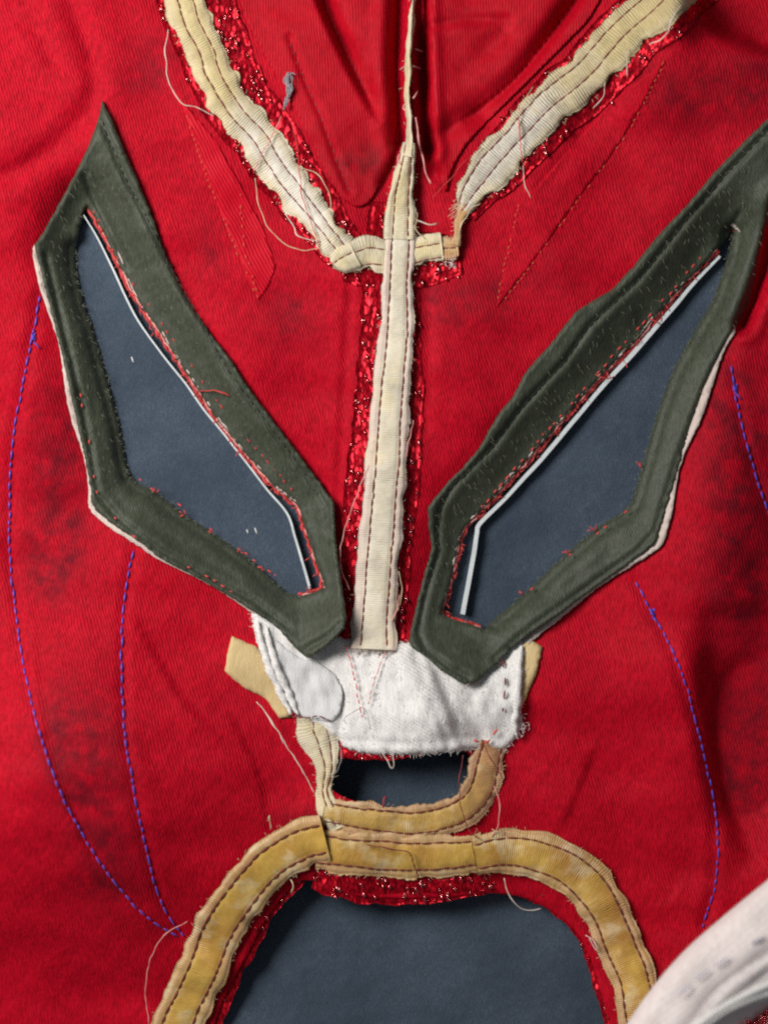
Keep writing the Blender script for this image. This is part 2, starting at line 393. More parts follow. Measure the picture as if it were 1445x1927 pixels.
def noise(nt, vec, scale, detail=3, rough=.55, stretch=None, rot=0):
    if stretch:
        mp = N(nt, 'ShaderNodeMapping'); mp.inputs['Scale'].default_value = stretch; mp.inputs['Rotation'].default_value = (0, 0, rot)
        nt.links.new(vec, mp.inputs[0]); vec = mp.outputs[0]
    n = N(nt, 'ShaderNodeTexNoise'); n.inputs['Scale'].default_value = scale; n.inputs['Detail'].default_value = detail; n.inputs['Roughness'].default_value = rough
    nt.links.new(vec, n.inputs['Vector']); return n.outputs[0]
def ramp(nt, f, a, b, c0=0.0, c1=1.0):
    n = N(nt, 'ShaderNodeMapRange'); n.clamp = True
    n.inputs[1].default_value = a; n.inputs[2].default_value = b; n.inputs[3].default_value = c0; n.inputs[4].default_value = c1
    nt.links.new(f, n.inputs[0]); return n.outputs[0]
def bumpn(nt, h, strength, dist_px, prev=None):
    n = N(nt, 'ShaderNodeBump'); n.inputs['Strength'].default_value = strength; n.inputs['Distance'].default_value = dist_px * S
    nt.links.new(h, n.inputs['Height'])
    if prev: nt.links.new(prev, n.inputs['Normal'])
    return n.outputs[0]
def wavelines(nt, vec, period, ang, wobble=1.5):
    """sine across lines that run along ang (radians, y up)"""
    sx = N(nt, 'ShaderNodeSeparateXYZ'); nt.links.new(vec, sx.inputs[0])
    t = math_(nt, 'ADD', math_(nt, 'MULTIPLY', sx.outputs[0], -math.sin(ang)), math_(nt, 'MULTIPLY', sx.outputs[1], math.cos(ang)))
    t = math_(nt, 'ADD', t, math_(nt, 'MULTIPLY', noise(nt, vec, .012, 2), wobble * 10))
    return math_(nt, 'MULTIPLY_ADD', math_(nt, 'SINE', math_(nt, 'MULTIPLY', t, 2 * math.pi / period)), .5, .5)

def cloth(name, base, dark, rough=.8, sheen=.25, rib=5.0, rib_ang=1.75, rib_s=.35, streak=.35, stain_shade=None, spec=.3, sheen_tint=None, fuzz=.45):
    m, nt, b = mat(name); v = pxco(nt)
    st = noise(nt, v, 1.0, 2, .6, (.30, .07, .1), -(rib_ang - math.pi / 2))
    big = noise(nt, v, .012, 4, .6)
    c = mixc(nt, ramp(nt, st, .32, .68), dark, base)
    c = mixc(nt, streak, base, c)
    c = mixc(nt, ramp(nt, big, .35, .7, 0, .25), c, dark)
    if stain_shade:
        at = N(nt, 'ShaderNodeAttribute', attribute_name='tuv'); sx = N(nt, 'ShaderNodeSeparateXYZ'); nt.links.new(at.outputs['Vector'], sx.inputs[0])
        sn = noise(nt, v, .03, 5, .65)
        c = mixc(nt, math_(nt, 'MULTIPLY', sx.outputs[0], ramp(nt, sn, .32, .66, 0, .95), clamp=True), c, stain_shade)
    nt.links.new(c, b.inputs['Base Color'])
    b.inputs['Roughness'].default_value = rough; b.inputs['Specular IOR Level'].default_value = spec
    b.inputs['Sheen Weight'].default_value = sheen; b.inputs['Sheen Roughness'].default_value = .45
    b.inputs['Sheen Tint'].default_value = (*(sheen_tint or base), 1)
    n1 = bumpn(nt, wavelines(nt, v, rib, rib_ang), min(rib_s, 1.0), 1.5)
    n2 = bumpn(nt, st, fuzz, 2.2, n1)
    n3 = bumpn(nt, noise(nt, v, .25, 3), fuzz * .55, 2.0, n2)
    nt.links.new(n3, b.inputs['Normal'])
    return m

RED = (0.54, 0.0028, 0.018); REDD = (0.23, 0.001, 0.007)
M_lining = cloth('red_knit', RED, REDD, .6, .0, 5.4, 1.86, .45, .75, (0.12, 0.004, 0.011), .08, (.9, .02, .08), .6)
M_satin = cloth('red_satin', (0.48, 0.0025, 0.014), (0.22, 0.001, 0.006), .55, .0, 5.0, 1.62, .45, .6, (0.14, 0.004, 0.008), .09, (.9, .03, .05), .25)
M_flame = cloth('red_flame_satin', (0.55, 0.003, 0.018), (0.32, 0.0015, 0.009), .55, .0, 6.0, 2.05, .5, .4, None, .12, (.9, .08, .1), .25)
M_felt = cloth('olive_felt', (0.053, 0.062, 0.040), (0.024, 0.028, 0.017), .58, .18, 4.4, 2.05, .22, .9, None, .36, (.55, .62, .5), .45)
M_back = cloth('pale_backing', (0.62, 0.53, 0.48), (0.42, 0.30, 0.27), .7, .1, 4, 0, .2, .5, None, .3, (.8, .8, .8))
M_fleece = cloth('white_fleece', (0.76, 0.75, 0.74), (0.56, 0.53, 0.51), .95, .04, 6, 2.6, .4, .7, None, .1, (1, 1, 1))
M_gauze = cloth('grey_interfacing', (0.60, 0.595, 0.60), (0.50, 0.49, 0.50), .7, .05, 5, 1.0, .1, .4, None, .4, (.9, .9, 1))
M_tan = cloth('tan_tape', (0.58, 0.44, 0.23), (0.44, 0.31, 0.13), .7, .1, 5, 1.2, .08, .5, None, .3, (.8, .7, .5))
M_band = cloth('white_collar_band', (0.74, 0.72, 0.71), (0.50, 0.40, 0.40), .85, .1, 9, .7, .4, .8, None, .2, (1, 1, 1))
M_roll = cloth('pinkish_collar_cloth', (0.80, 0.74, 0.72), (0.62, 0.51, 0.50), .85, .1, 9, .7, .4, .8, None, .2, (1, 1, 1))  # pinkish tint puts shade into the collar cloth colour

def tape_mat(name, c_mid, c_edge, c_alt, rib=5.0, rib_s=.7, rough=.6, edge_at=.62, spec=.35, grad=None):
    m, nt, b = mat(name); v = pxco(nt)
    at = N(nt, 'ShaderNodeAttribute', attribute_name='tuv'); sx = N(nt, 'ShaderNodeSeparateXYZ'); nt.links.new(at.outputs['Vector'], sx.inputs[0])
    u = sx.outputs[0]; av = math_(nt, 'ABSOLUTE', sx.outputs[1])
    big = noise(nt, v, .011, 3, .5)
    fine = noise(nt, at.outputs['Vector'], 1.0, 2, .5, (.45, 4.0, 0))
    if grad: f_ = ramp(nt, math_(nt, 'ADD', u, math_(nt, 'MULTIPLY', math_(nt, 'SUBTRACT', big, .5), 260)), *grad)
    else: f_ = ramp(nt, big, .40, .62)
    c = mixc(nt, f_, c_mid, c_alt)
    c = mixc(nt, ramp(nt, av, edge_at - .08, edge_at + .14, 0, .65), c, c_edge)
    c = mixc(nt, ramp(nt, fine, .35, .75, 0, .30), c, tuple(q * .62 for q in c_mid))
    pk = noise(nt, at.outputs['Vector'], 1.0, 2, .5, (.030, .8, 0))
    c = mixc(nt, ramp(nt, pk, .50, .72, 0, .45), c, tuple(q * .6 for q in c_mid))
    pl = noise(nt, v, .016, 3, .6)
    c = mixc(nt, ramp(nt, pl, .55, .68, 0, .55), c, (.70, .58, .36))
    dirt = noise(nt, v, .05, 4, .7)
    c = mixc(nt, ramp(nt, dirt, .58, .80, 0, .35), c, (.30, .13, .09))
    nt.links.new(c, b.inputs['Base Color'])
    b.inputs['Roughness'].default_value = rough; b.inputs['Specular IOR Level'].default_value = spec
    b.inputs['Sheen Weight'].default_value = .1
    w = math_(nt, 'SINE', math_(nt, 'MULTIPLY', math_(nt, 'ADD', u, math_(nt, 'MULTIPLY', noise(nt, v, .03, 2), 10)), 2 * math.pi / rib))
    n1 = bumpn(nt, w, rib_s, 1.0)
    n0 = bumpn(nt, pk, .8, 6, n1)
    n2 = bumpn(nt, fine, .4, 1.5, n0)
    nt.links.new(n2, b.inputs['Normal'])
    return m
M_tape_v = tape_mat('aged_tape', (0.57, 0.46, 0.235), (0.56, 0.46, 0.30), (0.68, 0.64, 0.57), 4.4, .4, grad=(250, 400))
M_tape_w = tape_mat('cream_tape', (0.61, 0.54, 0.38), (0.60, 0.52, 0.40), (0.56, 0.46, 0.24), 4.4, .35)
M_tape_y = tape_mat('yellowed_tape', (0.55, 0.44, 0.22), (0.54, 0.45, 0.28), (0.66, 0.61, 0.53), 5.0, .8, grad=(260, 420))
M_tape_c = tape_mat('centre_tape', (0.66, 0.60, 0.48), (0.62, 0.46, 0.42), (0.62, 0.55, 0.42), 4.0, .3)
M_tape_g = tape_mat('golden_tape', (0.60, 0.37, 0.070), (0.56, 0.35, 0.21), (0.42, 0.20, 0.035), 3.8, .4, .45, .58, .5)
M_tape_n = tape_mat('nostril_tape', (0.50, 0.26, 0.12), (0.55, 0.33, 0.21), (0.55, 0.34, 0.08), 4.0, .5, .5, .58, .45, grad=(60, 190))
M_tape_p = tape_mat('stained_tape', (0.50, 0.29, 0.12), (0.54, 0.33, 0.22), (0.38, 0.17, 0.07), 4.2, .5, .6, .6)

def plain(name, col, rough=.6, spec=.4, sheen=.1, var=.3):
    m, nt, b = mat(name); v = pxco(nt)
    c = mixc(nt, ramp(nt, noise(nt, v, .2, 2), .3, .7, 0, var), col, tuple(q * .5 for q in col))
    nt.links.new(c, b.inputs['Base Color']); b.inputs['Roughness'].default_value = rough
    b.inputs['Specular IOR Level'].default_value = spec; b.inputs['Sheen Weight'].default_value = sheen
    return m
M_st_red = plain('dark_red_thread', (0.19, 0.022, 0.026))
M_st_brown = plain('rust_thread', (0.17, 0.030, 0.014))
M_st_bright = plain('bright_red_thread', (0.70, 0.06, 0.05))
M_st_pink = plain('pink_thread', (0.72, 0.30, 0.28))
M_st_blue = plain('blue_thread', (0.075, 0.050, 0.52), .4, .5)
M_st_faded = plain('faded_blue_thread', (0.42, 0.43, 0.55))
M_st_olive = plain('olive_thread', (0.018, 0.017, 0.012), .8)
M_th_white = plain('white_thread', (0.72, 0.62, 0.54), .4, .5)
M_th_cream = plain('cream_fibre', (0.66, 0.52, 0.34), .5)
M_th_gray = plain('grey_thread', (0.26, 0.25, 0.25))
M_th_redthr = plain('red_thread', (0.52, 0.03, 0.03))
M_fib_olive = plain('pale_olive_fibre', (0.20, 0.20, 0.14), .5, .5)
M_fib_white = plain('white_fibre', (0.82, 0.81, 0.79), .6)
M_fib_gold = plain('gold_seam_thread', (0.62, 0.16, 0.05), .5)
M_trim = plain('white_vinyl', (0.60, 0.64, 0.66), .45, .4, 0, .3)
M_lint = plain('grey_lint', (0.30, 0.29, 0.32), .9, .1, .3)

def foil_mat():
    m, nt, b = mat('red_foil_cloth'); v = pxco(nt)
    vo = N(nt, 'ShaderNodeTexVoronoi'); vo.inputs['Scale'].default_value = 1.0
    mp = N(nt, 'ShaderNodeMapping'); mp.inputs['Scale'].default_value = (.24, .10, .02); mp.inputs['Rotation'].default_value = (0, 0, -.35)
    nt.links.new(v, mp.inputs[0]); nt.links.new(mp.outputs[0], vo.inputs['Vector'])
    c = mixc(nt, ramp(nt, vo.outputs['Distance'], .1, .7), (0.60, 0.006, 0.020), (0.20, 0.0015, 0.007))
    nt.links.new(c, b.inputs['Base Color']); b.inputs['Roughness'].default_value = .33; b.inputs['Metallic'].default_value = .4
    b.inputs['Specular IOR Level'].default_value = .1
    g = N(nt, 'ShaderNodeNewGeometry'); q = N(nt, 'ShaderNodeVectorMath', operation='MULTIPLY_ADD')
    nt.links.new(vo.outputs['Color'], q.inputs[0]); q.inputs[1].default_value = (.6, .6, 0); q.inputs[2].default_value = (-.30, -.30, 0)
    a = N(nt, 'ShaderNodeVectorMath', operation='ADD'); nt.links.new(g.outputs['Normal'], a.inputs[0]); nt.links.new(q.outputs[0], a.inputs[1])
    n = N(nt, 'ShaderNodeVectorMath', operation='NORMALIZE'); nt.links.new(a.outputs[0], n.inputs[0])
    nt.links.new(n.outputs[0], b.inputs['Normal'])
    return m
M_foil = foil_mat()
m_, nt_, b_ = mat('foil_flake'); M_flake = m_
nt_.links.new(mixc(nt_, ramp(nt_, noise(nt_, pxco(nt_), .12, 1), .35, .65), (0.85, 0.06, 0.09), (0.97, 0.42, 0.42)), b_.inputs['Base Color'])
b_.inputs['Metallic'].default_value = 1; b_.inputs['Roughness'].default_value = .22

def table_mat():
    m, nt, b = mat('slate_cloth'); v = pxco(nt)
    g = noise(nt, v, .28, 4, .75); f = noise(nt, v, 1.0, 2, .6, (.5, .09, .1), .35); big = noise(nt, v, .006, 4, .6)
    c = mixc(nt, ramp(nt, g, .3, .75), (0.032, 0.047, 0.072), (0.078, 0.105, 0.143))
    c = mixc(nt, ramp(nt, f, .52, .76, 0, .75), c, (0.12, 0.15, 0.185))
    c = mixc(nt, ramp(nt, big, .35, .65, 0, .6), c, (0.024, 0.036, 0.056))
    nt.links.new(c, b.inputs['Base Color']); b.inputs['Roughness'].default_value = .85; b.inputs['Specular IOR Level'].default_value = .2
    b.inputs['Sheen Weight'].default_value = .15; b.inputs['Sheen Tint'].default_value = (.5, .6, .75, 1)
    nt.links.new(bumpn(nt, f, .5, 3, bumpn(nt, g, .6, 2.5, bumpn(nt, noise(nt, v, .015, 2), .5, 14))), b.inputs['Normal'])
    return m
M_table = table_mat()

# ------------------------------------------------------------------ setting: the slate cloth surface
mb = MB(); a, t = .75, -.012
mb.add([(-a, -a, 0), (a, -a, 0), (a, a, 0), (-a, a, 0), (-a, -a, t), (a, -a, t), (a, a, t), (-a, a, t)],
       [(0, 1, 2, 3), (7, 6, 5, 4), (0, 4, 5, 1), (1, 5, 6, 2), (2, 6, 7, 3), (3, 7, 4, 0)])
tab = mb.build('tabletop', M_table, smooth=False); tab['kind'] = 'structure'
tab['label'] = 'dark slate blue cloth surface under the mask'

# ------------------------------------------------------------------ the mask
MASK = bpy.data.objects.new('wrestling_mask', None); COL.objects.link(MASK); MASK.empty_display_size = .05
MASK['label'] = 'red cloth mask turned inside out, olive eye frames and raw cream seam tapes'
MASK['category'] = 'mask'

NOSTRIL = [(618, 1418), (700, 1405), (800, 1402), (884, 1412), (890, 1450), (886, 1478), (862, 1500), (800, 1519), (740, 1523), (690, 1514), (650, 1502), (624, 1487), (618, 1468)]
MOUTH = [(560, 1655), (600, 1658), (640, 1680), (700, 1690), (780, 1690), (850, 1687), (930, 1679), (985, 1688), (1040, 1714), (1085, 1752), (1110, 1800), (1125, 1850), (1140, 1900), (1150, 1960), (1155, 2060), (1100, 2140), (760, 2170), (450, 2140), (375, 2060), (385, 1985), (402, 1935), (416, 1890), (441, 1840), (470, 1790), (491, 1745), (521, 1700)]

def stains_and_shade(x, y):
    B = [(110, 960, 60, 150, .9), (95, 1060, 40, 60, .8), (175, 1450, 70, 150, .95), (120, 780, 50, 90, .6), (210, 1640, 60, 80, .6), (110, 1380, 40, 90, .7),
         (1380, 760, 70, 130, .6), (1400, 930, 80, 160, .85), (1400, 1120, 80, 100, .7), (1420, 1370, 70, 110, .95), (1400, 1480, 60, 60, .7), (1330, 1620, 70, 70, .3),  # lower right-edge patch: dirt with the hollow's shade painted in
         (840, 570, 60, 40, .8), (545, 590, 50, 55, .7), (390, 470, 30, 60, .5), (660, 310, 45, 40, .7), (1300, 180, 110, 60, .8), (1420, 150, 60, 60, .6), (300, 100, 60, 40, .5), (930, 560, 40, 60, .5), (1010, 510, 60, 40, .4), (270, 150, 50, 30, .6), (700, 330, 30, 50, .6), (560, 1540, 60, 16, .9)]
    s = np.zeros(np.shape(x))
    for cx, cy, rx, ry, a_ in B: s = s + a_ * bump(x, y, cx, cy, rx, ry)
    return np.stack([np.clip(s * 1.25, 0, 1), s * 0, s * 0], -1)

def lower_rims(x, y):
    z = 0
    for h in (L_IN, R_IN): z = z - 10 * np.exp(-(dist_poly(x, y, h, True) / 16) ** 2)
    return z
def under_satin(x, y):
    z = 0 * x
    for P_ in (FOREL, FORER): z = np.where(inside(x, y, P_), -(H(x, y) - 6) * np.clip((dist_poly(x, y, P_, True) - 9) / 8, 0, 1), z)
    return z
FOREL = [(420, -120), (746, -120), (744, 130), (748, 275), (700, 378), (672, 392), (640, 372), (600, 300), (560, 215), (500, 110), (455, 20)]
FORER = [(798, -120), (1175, -120), (1120, 25), (1040, 105), (960, 185), (880, 265), (848, 318), (838, 372), (812, 300), (800, 220), (797, 120)]
LIN = [(-330, -330), (1775, -330), (1775, 2330), (-330, 2330)]
sheet('face_lining', LIN, M_lining, MASK, 0, 7, 8.0, (offset_poly(L_IN, 9), offset_poly(R_IN, 9), smooth_poly(NOSTRIL), smooth_poly(MOUTH)), under_satin, attr=stains_and_shade)

# satin forehead panels between the tapes, and flame points below them
sheet('forehead_panel', smooth_poly(FOREL), M_satin, MASK, 6, 4, 4.5, attr=stains_and_shade, jitter=.4)
sheet('forehead_panel', smooth_poly(FORER), M_satin, MASK, 6, 4, 4.5, attr=stains_and_shade, jitter=.4)
FLL = [(343, 193), (362, 255), (385, 320), (410, 385), (440, 462), (468, 525), (487, 566), (505, 540), (520, 500), (500, 440), (455, 350), (405, 262), (358, 205)]
FLR = [(1252, 113), (1215, 185), (1170, 262), (1130, 318), (1095, 362), (1040, 440), (985, 515), (933, 580), (945, 520), (960, 450), (975, 380), (1010, 350), (1080, 270), (1150, 190)]
for P_, m_f in ((FLL, M_flame), (FLR, M_lining)): sheet('flame_panel', P_, m_f, MASK, 1.0, 1.0, 6, jitter=.5)
def h_line(pts, dz=0, step=4):
    P, s = spline(pts, step); return P[:, 0], P[:, 1], H(P[:, 0], P[:, 1]) + dz
for pts in ([(345, 195), (365, 262), (400, 362), (440, 462), (486, 564)], [(452, 365), (456, 430), (463, 480), (486, 560)],
            [(1250, 116), (1215, 187), (1170, 264), (1095, 364), (1040, 442), (985, 517), (940, 574)], [(975, 385), (958, 460), (945, 515), (934, 576)]):
    stitch_line('seam_stitching', h_line(pts, 5), M_fib_gold, MASK, 6, 6, .7, 0, .8, .3)
stitch_line('seam_stitching', h_line([(545, 80), (578, 160), (607, 225), (633, 300), (658, 360)], 5), M_st_red, MASK, 10, 6, 1.3, .5)

# red foil strips under the seam tapes
def foil(pts, hw, zoff=3.0, n=60, vr=(-1, 1), seed=0, ef=None, size=(2.8, 6.8)):
    o, at, L, w = ribbon_mesh('foil_strip', pts, hw, M_foil, MASK, zoff, 3, 1, .8, 2.0, step=6, m=13, seed=seed, ef=ef)
    mb = MB(); r = np.random.default_rng(seed + 3000); k = 0
    hv = np.array(lamp.location) / np.linalg.norm(lamp.location) + np.array([0, 0, 1.]); hv /= np.linalg.norm(hv)
    th = np.linspace(0, 2 * math.pi, 7, endpoint=False)
    n = int(n * 1.1)
    while k < n:
        s_ = r.uniform(0, L); v_ = r.uniform(*vr)
        if wob(np.array([s_]), np.array([v_ * 60]), 90, seed + 70)[0] < -.1 and r.random() < .85: continue     # they sit in clusters
        x, y, z = [q[0] for q in at(np.array([s_]), v_, 2.0)]
        a_ = r.uniform(*size) * .5; b2 = a_ * r.uniform(1.7, 3.0); ang = 1.2 + r.normal(0, .15)
        nn = (hv if r.random() < .6 else np.array([0, 0, 1.])) + r.normal(0, .13, 3); nn /= nn[2]
        V = np.array([(0, 0)] + [(math.cos(q) * b2, math.sin(q) * a_) for q in th])
        dx = V[:, 0] * math.cos(ang) - V[:, 1] * math.sin(ang); dy = V[:, 0] * math.sin(ang) + V[:, 1] * math.cos(ang)
        dz = -(nn[0] * dx - nn[1] * dy); dz[0] += .35 * a_
        F = [(0, 1 + (i + 1) % 7, 1 + i) for i in range(7)] + [tuple(range(1, 8))]
        mb.add(W(x + dx, y + dy, z + dz - min(0, dz.min()) * .5), F); k += 1
    mb.build('foil_flakes', M_flake, o, stuff=True)
    return o
VL = [(325, -70), (350, 0), (362, 45), (388, 95), (400, 135), (425, 180), (447, 215), (485, 255), (512, 300), (545, 345), (585, 395), (615, 435), (652, 482)]
VR = [(1310, -70), (1243, 0), (1180, 55), (1140, 100), (1100, 145), (1035, 195), (975, 260), (920, 320), (885, 366), (866, 398)]
foil([(x + 22 * (1 - i / 12), y - 4) for i, (x, y) in enumerate(VL)], [76, 74, 70, 68, 66, 66, 64, 62, 60, 56, 52, 46, 40], 7, 230, seed=1)
foil([(x + 6, y + 6) for x, y in VR], [66, 64, 62, 62, 62, 60, 56, 48, 34, 20], 7, 110, seed=2)
foil([(650, 490), (690, 492), (750, 490), (810, 488), (865, 480)], [40, 45, 50, 50, 38], 3.5, 30, seed=3)
foil([(738, 380), (735, 500), (732, 640), (730, 780), (718, 920), (706, 1060), (700, 1215)], [44, 52, 58, 64, 70, 66, 60], 3, 210, seed=4)
foil([(590, 1655), (640, 1668), (700, 1675), (780, 1676), (850, 1672), (925, 1662)], [18, 25, 27, 25, 22, 16], 4, 62, seed=5, ef=lambda x, y: -2 - 6 * np.clip((y - 1670) / 26, 0, 1))
foil([(925, 1662), (985, 1672), (1040, 1697), (1085, 1738), (1108, 1785), (1128, 1845), (1150, 1910), (1158, 1990)], [18, 17, 17, 16, 15, 15, 16, 16], 2, 26, seed=6, ef=lambda x, y: -8 + 0 * x)
foil([(562, 1650), (520, 1695), (488, 1740), (462, 1790), (438, 1838), (415, 1888), (400, 1935), (380, 2010)], [14, 15, 16, 18, 18, 18, 17, 16], 2, 16, seed=7, ef=lambda x, y: -8 + 0 * x)
foil([(622, 1412), (680, 1418), (740, 1418), (800, 1412)], [16, 12, 10, 8], 3, 16, seed=8, ef=lambda x, y: -4 + 0 * x)

# ---------------- woven seam tapes
def tape(pts, hw, mt, zoff=10, seed=0, rows=(-.42, .42), ragged=2.5, ruffle=2.0, crown=3, wave=0.0, fray=40, st=M_st_red, name='seam_tape', thick=6, r=1.45, ln=20, gap=-1.6):
    o, at, L, w = ribbon_mesh(name, pts, hw, mt, MASK, zoff, thick, crown, ruffle, ragged, grooves=rows, seed=seed, wave=wave)
    si = np.arange(2, L - 2, 4.0)
    for k, rv in enumerate(rows):
        stitch_line('stitching', at(si, rv + .045 * wob(si, si * 0, 150, seed + k), 0), st, o, ln, gap, r, .3, .5)
    if fray:
        sp = []
        for _ in range(fray):
            q = random.uniform(2, L - 2); sd = random.choice((-1, 1))
            x, y, z = at(np.array([q]), sd * .96, -1)
            x2, y2, _z = at(np.array([q]), sd * 1.3, 0)
            sp.append((x[0], y[0], z[0], math.atan2(y2[0] - y[0], x2[0] - x[0])))
        fibres('frayed_fibre', sp, M_th_cream, o, (4, 13), .42, spread=.7, lift=(0, 3))
    return o
tape(VL, [40, 40, 38, 36, 36, 36, 34, 38, 38, 36, 32, 28, 28], M_tape_v, 18, 1, (-.34, .34), 3.5, 3.2, 4, 2.0, 50)
tape(VR, [46, 44, 42, 40, 42, 42, 40, 40, 27, 10], M_tape_y, 18, 2, (-.12, .62), 3.5, 3.4, 4, 1.8, 70)
tape([(668, 478), (640, 492), (628, 500)], [26, 24, 14], M_tape_w, 22, 3, (.2,), 2, 3, 5, 0, 14)
tape([(626, 488), (652, 488), (690, 476), (725, 478), (762, 478), (800, 470), (832, 466)], [18, 24, 30, 30, 28, 25, 24], M_tape_w, 20, 4, (-.3, .75), 3, 3, 4, 1.2, 26)
tape([(828, 466), (845, 467), (862, 466)], [22, 22, 17], M_tape_p, 17, 5, (.0,), 3, 2, 2, 0, 10)
tape([(782, -60), (778, 0), (774, 45), (770, 90), (768, 130), (765, 175), (769, 225), (771, 262), (768, 295)], [6, 5, 4.5, 6, 6, 6.5, 5.5, 6, 9], M_tape_w, 30, 6, (), 1.5, 2, 5, 1.0, 12)
tape([(769, 268), (766, 300), (761, 335), (755, 372), (753, 410), (752, 450)], [10, 15, 20, 25, 28, 29], M_tape_w, 27, 7, (-.5, .5), 2, 2, 3, 0, 22)
tape([(753, 440), (750, 500), (748, 560), (745, 640), (738, 710), (733, 780), (728, 860), (720, 950), (713, 1040), (706, 1130), (702, 1222)], [30, 30, 29, 33, 36, 37, 38, 40, 40, 40, 44], M_tape_c, 25, 8, (-.58, .52), 2, .9, 3, .5, 40, r=1.7)
# mouth and nostril binding
tape([(592, 1350), (593, 1372), (605, 1405), (614, 1445), (609, 1488), (620, 1525), (636, 1560)], [36, 38, 30, 19, 14, 18, 22], M_tape_w, 7, 9, (-.55, .1), 2.5, 2, 3, 1, 26, name='nostril_tape')
tape([(926, 1396), (921, 1418), (914, 1450), (906, 1482), (880, 1516), (840, 1538), (780, 1549), (720, 1545), (660, 1537), (608, 1527)], [28, 30, 32, 33, 33, 32, 32, 31, 30, 26], M_tape_n, 8, 11, (-.6, .6), 3.2, 3.2, 4, 1.4, 60, name='nostril_tape', r=2.0, st=M_st_brown)
tape([(596, 1599), (650, 1604), (710, 1609), (770, 1612), (840, 1610), (908, 1602)], [39, 41, 41, 41, 40, 37], M_tape_g, 13, 12, (-.62, .62), 3.5, 3.2, 4, 1.5, 36, name='mouth_tape', r=2.1, st=M_st_brown)
tape([(612, 1578), (560, 1592), (500, 1632), (445, 1697), (408, 1755), (386, 1815), (352, 1885), (332, 1932), (300, 2010)], [44, 46, 46, 46, 46, 46, 46, 48, 48], M_tape_g, 20, 13, (-.56, .56), 1.8, 2.8, 5, 1.8, 60, name='mouth_tape', r=2.6, st=M_st_brown)
tape([(892, 1612), (950, 1602), (1012, 1611), (1068, 1634), (1110, 1667), (1138, 1712), (1160, 1765), (1184, 1825), (1198, 1870), (1206, 1950), (1206, 2010)], [36, 41, 45, 46, 46, 44, 44, 42, 42, 42, 42], M_tape_g, 20, 14, (-.62, .62), 1.6, 2.6, 5, 1.0, 40, name='mouth_tape', r=2.1, st=M_st_brown)

